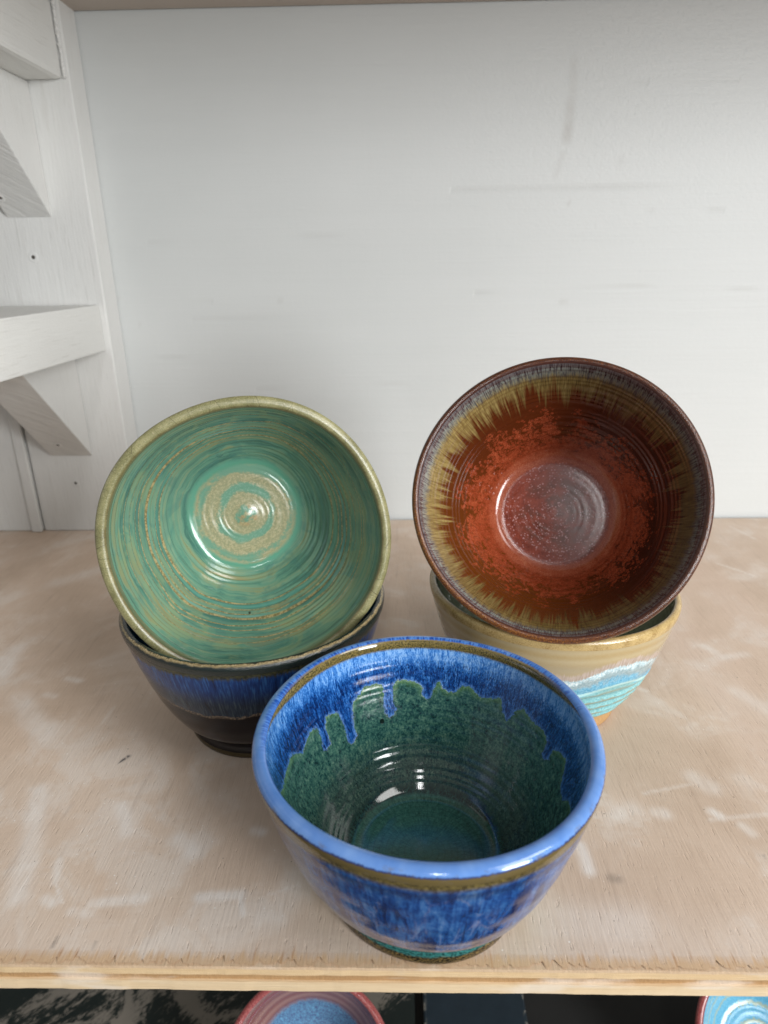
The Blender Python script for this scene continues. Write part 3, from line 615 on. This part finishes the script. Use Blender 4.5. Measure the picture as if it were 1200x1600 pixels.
def ply_mat(name, a, b, dirn):
    M = Mat(name, .7); p = M.objc(); x, y, z = M.sep(p)
    if dirn == 'x': n = M.noise(M.xyz(x*40, y*300, z*1400), 1.0, 4, .65); n2 = M.noise(M.xyz(x*12, y*50, z*300), 1.0, 3)
    else: n = M.noise(M.xyz(x*700, y*20, z*500), 1.0, 4, .65); n2 = M.noise(M.xyz(x*60, y*10, z*60), 1.0, 3)
    ch = M.noise(M.xyz(x*22, y*40, z*90), 1.0, 4).step(.54, .68)
    col = M.mix((n*.7+n2*.6-.15).clamp(), lin(a), lin(b)); col = M.mix(ch*.5, col, lin('#E6DCCF'))
    M.bump(n, .0006, .6); return M.out(col)
plies = [('#BB9A78', '#DCC4A6', 'y', -.0006, -.0022, .0000), ('#C9A67A', '#E6CDA4', 'x', -.0022, -.0062, .0004), ('#97734C', '#BE996C', 'y', -.0062, -.0100, .0012), ('#CDAE84', '#EAD6B4', 'x', -.0100, -.0156, .0002)]
for i, (a, b, dr, z1, z0, back) in enumerate(plies):
    mt = ply_mat('ply_edge', a, b, dr); rr = np.random.RandomState(30+i)
    xs = np.linspace(XL, XR, 400); jit = back+np.abs(np.convolve(rr.randn(420), np.ones(5)/5, 'same')[:400])*.0004
    def bld(bm, xs=xs, jit=jit, z0=z0, z1=z1):
        f0 = [bm.verts.new((x, j, z0+TK)) for x, j in zip(xs, jit)]; f1 = [bm.verts.new((x, j, z1+TK-.00003)) for x, j in zip(xs, jit)]
        b0 = [bm.verts.new((x, D-.004, z0+TK)) for x in xs]; b1 = [bm.verts.new((x, D-.004, z1+TK-.00003)) for x in xs]
        for k in range(len(xs)-1):
            bm.faces.new((f0[k], f0[k+1], f1[k+1], f1[k])); bm.faces.new((f1[k], f1[k+1], b1[k+1], b1[k])); bm.faces.new((f0[k+1], f0[k], b0[k], b0[k+1]))
    solid('ply_layer', mt, shelf, bld)

def paint(name, tint='#DADBD8', grain='x', rough=.42, bumpk=1.0, knots=0.0):
    M = Mat(name, rough); p = M.objc(); x, y, z = M.sep(p)
    k = {'x': (3, 60, 60), 'z': (60, 60, 4), 'y': (60, 4, 60)}[grain]
    g = M.noise(M.xyz(x*k[0]*2, y*k[1]*2, z*k[2]*2), 1.0, 4, .6); g2 = M.noise(M.xyz(x*k[0]*9, y*k[1]*9, z*k[2]*9), 1.0, 3, .6)
    cl = M.noise(p, 7, 4, .6); st = M.noise(p, 420, 2, .6)
    col = M.mix((cl*.8+g*.3-.1).clamp(), lin(tint, .93), lin(tint, 1.05))
    col = M.mix(g2.step(.58, .72)*.22, col, lin('#A8A49C')); col = M.mix(g.step(.60, .70)*.16, col, lin('#B4AFA6'))
    M.bump(g*.6+g2*.35+st*.2, .0006*bumpk, .5)
    return M.out(col, cl*.12+rough-.05)

def wall_mat():
    M = Mat('white_wall_paint', .38); p = M.objc(); x, y, z = M.sep(p)
    lnm = M.attr('groove'); stn = M.attr('stain'); roll = M.attr('roller')
    br = M.noise(M.xyz(x*9, y, z*420), 1.0, 4, .6, .15); br2 = M.noise(M.xyz(x*3, y, z*55), 1.0, 4, .6); st = M.noise(M.xyz(x*300, y, z*420), 1.0, 3, .6); cl = M.noise(p, 4.5, 4, .55); vert = M.noise(M.xyz(x*240, y, z*18), 1.0, 3, .5)
    col = M.mix((cl*.9+br2*.3-.1).clamp(), lin('#C4C7C5'), lin('#D2D4D3'))
    col = M.mix(stn*.42*(br2*1.4), col, lin('#A09A92')); col = M.mix(lnm*.20, col, lin('#A8A8A4'))
    M.bump(br*.62+br2*.8+vert*.15+st*(roll*.9+.35)-lnm*1.4, .0006, .55)
    return M.out(col, cl*.16+.46)
NXW, NZW = 700, 330
wo, A, B = grid('back_wall', XL, XR, NXW, -.62, .80, NZW, lambda a, b: np.stack([a, np.full_like(a, D+.0005), b], -1), wall_mat())
wo['kind'] = 'structure'
gm = np.zeros(A.shape); sm = np.zeros(A.shape)
for q in SMEARS['groove']: gm = np.maximum(gm, q[1]*seg_mark(A, B, q[2], q[0]))
for q in SMEARS['stain']: sm = np.maximum(sm, q[1]*seg_mark(A, B, q[2], q[0]))
set_attr(wo.data, 'groove', gm); set_attr(wo.data, 'stain', sm)
set_attr(wo.data, 'roller', np.clip((A-.0)/.18, 0, 1)*np.clip((B-.27)/.1, 0, 1))

# painted timber frame on the left: post, trim board, rails with their brackets
frame = thing('shelf_frame', 'white painted timber frame with post, rails and wedge brackets on the left', 'shelf frame', (-.3245, .49, -.0156))
fl = frame.location
def fbox(name, mat, x0, x1, y0, y1, z0, z1, bevel=.0012):
    return solid(name, mat, frame, lambda bm: box_bm(bm, x0-fl.x, x1-fl.x, y0-fl.y, y1-fl.y, z0-fl.z, z1-fl.z), bevel)
pz = paint('white_post_paint', '#DCDCD9', 'z', .4, 2.6)
py_ = paint('white_rail_paint', '#DCDCD8', 'y', .42, 2.6)
YF = D-PD
post = fbox('post', pz, -.3778, -.2712, YF, D-.0003, .0003, .80)
fbox('side_board', pz, -.62, -.3795, YF-.0012, D-.0003, .0003, .80, .002)
fbox('cover_strip', pz, -.3900, -.3786, YF-.0048, YF-.0013, .0003, .7995, .0016)
fbox('rail', py_, -.3776, -.2765, .02, YF-.0004, .4275, .4868, .0045)
fbox('rail', py_, -.3776, -.2772, .02, YF-.0004, .1950, .2390)
def wedge(zt, zb, x0, x1, mat):
    d = (zt-zb)*1.0
    def b(bm):
        pr = [(YF-.0004, zb), (YF-.0004, zt), (YF-.0004-d, zt)]
        a = [bm.verts.new((x0-fl.x, y-fl.y, z-fl.z)) for y, z in pr]; c = [bm.verts.new((x1-fl.x, y-fl.y, z-fl.z)) for y, z in pr]
        bm.faces.new(a[::-1]); bm.faces.new(c)
        for i in range(3):
            j = (i+1) % 3; bm.faces.new((a[i], a[j], c[j], c[i]))
        bm.normal_update()
    o = solid('bracket', mat, frame, b, .0010); o.data.materials.append(pz)
    for f in o.data.polygons: f.material_index = 0 if (f.normal.y < -.5 and f.normal.z < -.5) else 1
    return o
def sawn():
    M = Mat('white_sawn_paint', .5); p = M.objc(); x, y, z = M.sep(p)
    wv = M.noise(M.xyz(x*30, y*30, z*30), 1.0, 2); q = M.noise(M.xyz((x*.8+z*1.2)*330+wv*2, (x-z)*16, y*16), 1.0, 3, .6)
    g = M.noise(M.xyz(x*90, y*20, z*20), 1.0, 4)
    col = M.mix((q*.9+g*.3-.1).clamp(), lin('#C6C6C3'), lin('#E2E2DF')); M.bump(q*1.2+g*.3, .0010, .8); return M.out(col)
wm = sawn()
w1 = wedge(.4273, .3180, -.3510, -.3085, wm); w2 = wedge(.1948, .0862, -.3542, -.3095, wm)
screw_m = Mat('screw_hole', .6).out(lin('#4A4640'))
def screw(parent, co, nrm, rad_=.0022):
    n = Vector(nrm).normalized()
    def b(bm):
        import bmesh
        q = n.to_track_quat('Z', 'Y').to_matrix().to_4x4(); q.translation = Vector(co)-fl
        r1 = [bm.verts.new(q @ Vector((math.cos(a)*rad_*1.9, math.sin(a)*rad_*1.9, .00015))) for a in np.linspace(0, 2*np.pi, 16, endpoint=False)]
        r2 = [bm.verts.new(q @ Vector((math.cos(a)*rad_*1.3, math.sin(a)*rad_*1.3, .0007))) for a in np.linspace(0, 2*np.pi, 16, endpoint=False)]
        r3 = [bm.verts.new(q @ Vector((math.cos(a)*rad_*.7, math.sin(a)*rad_*.7, .0001))) for a in np.linspace(0, 2*np.pi, 16, endpoint=False)]
        for k in range(16):
            j = (k+1) % 16; bm.faces.new((r1[k], r1[j], r2[j], r2[k])); bm.faces.new((r2[k], r2[j], r3[j], r3[k]))
        bm.faces.new(r3)
    ob = solid('screw', pz, parent, b)
    ob.data.materials.append(screw_m); ob.data.polygons[len(ob.data.polygons)-1].material_index = 1
    for f in ob.data.polygons: f.use_smooth = True
    return ob
screw(post, (-.3336, YF, .0554), (0, -1, 0)); screw(post, (-.3334, YF, .2832), (0, -1, 0), .0026)
screw(w1, (-.345, YF-.0004-.0155, .3335), (0, -1, -1)); screw(w2, (-.336, YF-.0004-.0160, .1022), (0, -1, -1))

# shelf above
um = paint('pale_plywood_paint', '#B9ADA2', 'x', .6, 1.2)
us = thing('upper_shelf', 'plywood shelf overhead resting on the upper rail, only its underside showing', 'shelf', (0, .25, .4868))
def ub(bm): box_bm(bm, XL, XR, -.10, D-.0012-.25, 0.0002, .016)
solid('shelf_board', um, us, ub, .0008)

# bead of dried paint squeezed out where the upper rail meets the post
def bead(bm):
    r_ = np.random.RandomState(5); zz = np.linspace(.4285, .4860, 60); ring = []
    for z_ in zz:
        q = .0010+abs(r_.randn())*.0006; ox = r_.randn()*.0003
        ring.append([bm.verts.new((-.2756+ox+q*math.cos(a)-fl.x, YF-.0006+q*math.sin(a)*.9-fl.y, z_-fl.z)) for a in np.linspace(0, 2*np.pi, 8, endpoint=False)])
    for k in range(len(ring)-1):
        for i in range(8):
            j = (i+1) % 8; bm.faces.new((ring[k][i], ring[k][j], ring[k+1][j], ring[k+1][i]))
solid('paint_bead', pz, frame, bead)
# below: the next shelf, in shade
def low_mat():
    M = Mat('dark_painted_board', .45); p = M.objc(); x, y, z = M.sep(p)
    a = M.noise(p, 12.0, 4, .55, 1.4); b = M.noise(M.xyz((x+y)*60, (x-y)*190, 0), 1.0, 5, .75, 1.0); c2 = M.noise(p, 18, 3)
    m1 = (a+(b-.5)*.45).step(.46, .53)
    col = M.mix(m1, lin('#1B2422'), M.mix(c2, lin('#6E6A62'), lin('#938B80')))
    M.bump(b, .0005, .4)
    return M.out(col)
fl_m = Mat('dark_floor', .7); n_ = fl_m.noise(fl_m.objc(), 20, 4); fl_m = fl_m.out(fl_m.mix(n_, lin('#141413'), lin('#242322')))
floor_m = Mat('concrete_floor', .7); n_ = floor_m.noise(floor_m.objc(), 6, 5); floor_m = floor_m.out(floor_m.mix(n_, lin('#3E3B37'), lin('#55514B')))
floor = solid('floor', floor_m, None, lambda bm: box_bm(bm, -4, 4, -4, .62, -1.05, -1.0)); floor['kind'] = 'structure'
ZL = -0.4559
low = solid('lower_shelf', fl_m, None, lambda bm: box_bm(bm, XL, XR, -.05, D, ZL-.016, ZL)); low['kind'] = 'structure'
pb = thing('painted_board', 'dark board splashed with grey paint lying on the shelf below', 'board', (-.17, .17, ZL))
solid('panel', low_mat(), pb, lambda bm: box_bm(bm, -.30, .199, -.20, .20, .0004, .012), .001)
sl = thing('slate_board', 'dark blue slate board with chipped pale edges beside the pink bowl below', 'board', (.09, .17, ZL))
slm = Mat('blue_slate', .4); nn = slm.noise(slm.objc(), 60, 5, .7); xs_ = slm.sep(slm.objc())[0]
chip = ((xs_.abs()-.048).step(0, .004))*slm.noise(slm.objc(), 160, 3).step(.5, .58)
slm = slm.out(slm.mix(chip*.8, slm.mix(nn, lin('#1C2730'), lin('#2C3A44')), lin('#9A968C')))
solid('panel', slm, sl, lambda bm: box_bm(bm, -.052, .052, -.2, .2, .0004, .016), .0015)

def mats_low(kind):
    o = {}
    M = Mat('pink_blue_glaze', .1); c, s, u = cyl(M); rad = M.attr('rad')
    fine = streak(M, c, s, u, 60, .15, 3, .65); mid = streak(M, c, s, u, 14, .04, 3); n = M.noise(M.xyz(c*62, s*62, u), .8, 4, .7)
    t = u+(fine-.5)*8+(mid-.5)*6
    if kind == 0:
        col = M.mix((u*.5).sin()*.3+n*.7, lin('#8A5650'), lin('#B58B78')); col = M.mix(t.step(11, 14)*t.step(20, 15)*.7, col, lin('#8A3E4C'))
        col = M.mix(t.step(46, 56), col, M.mix(n.step(.35, .65), lin('#4E4A78'), lin('#76B4D8')))
    else:
        col = M.mix(n, lin('#A98C7C'), lin('#C4AC98')); col = M.mix(t.step(9, 13), col, M.mix(fine.step(.35, .65), lin('#5A4A86'), lin('#5E8CCB')))
        col = M.mix(t.step(20, 28), col, M.mix(n.step(.35, .65), lin('#4A9FC8'), lin('#8FD0E4'))); col = M.mix((u*.45+mid*4).sin().step(.6, .95)*u.step(28, 34)*.8, col, lin('#B9BC94'))
    M.bump(n, .0005, .3); o['in'] = M.out(col)
    M = Mat('pink_rim_glaze', .1); c, s, u = cyl(M); n = M.noise(M.xyz(c*75, s*75, u), .9, 4, .7)
    col = M.mix(n.step(.35, .65), lin('#8E3A42'), lin('#BC6E68')); col = M.mix((u+(n-.5)*2).step(8.5, 9.8), col, lin('#B09A6A'))
    o['lip'] = M.out(col); o['out'] = Mat('cream_glaze', .1).out(lin('#A08C74')); o['foot'] = o['out']
    return o
def low_bowl(label, kind, ctr, az, el):
    n = axis(az, el); t = thing('bowl', label, 'bowl', Vector(ctr)-n*.0857, tilt_rot(n), 'bowls on the shelf below')
    build_bowl(t, mats_low(kind), 1.0, 1.0, 400, seed=20+kind, dens=.6, ridge_in=(.0003, .005)); return t
low_bowl('pink rimmed bowl with blue inside tilted below the shelf edge, left of centre', 0, (-0.064, 0.1532, -0.36), 3, 54)
low_bowl('pink rimmed bowl with turquoise inside tilted below the shelf edge at far right', 1, (0.3455, 0.1769, -0.36), -8, 54)
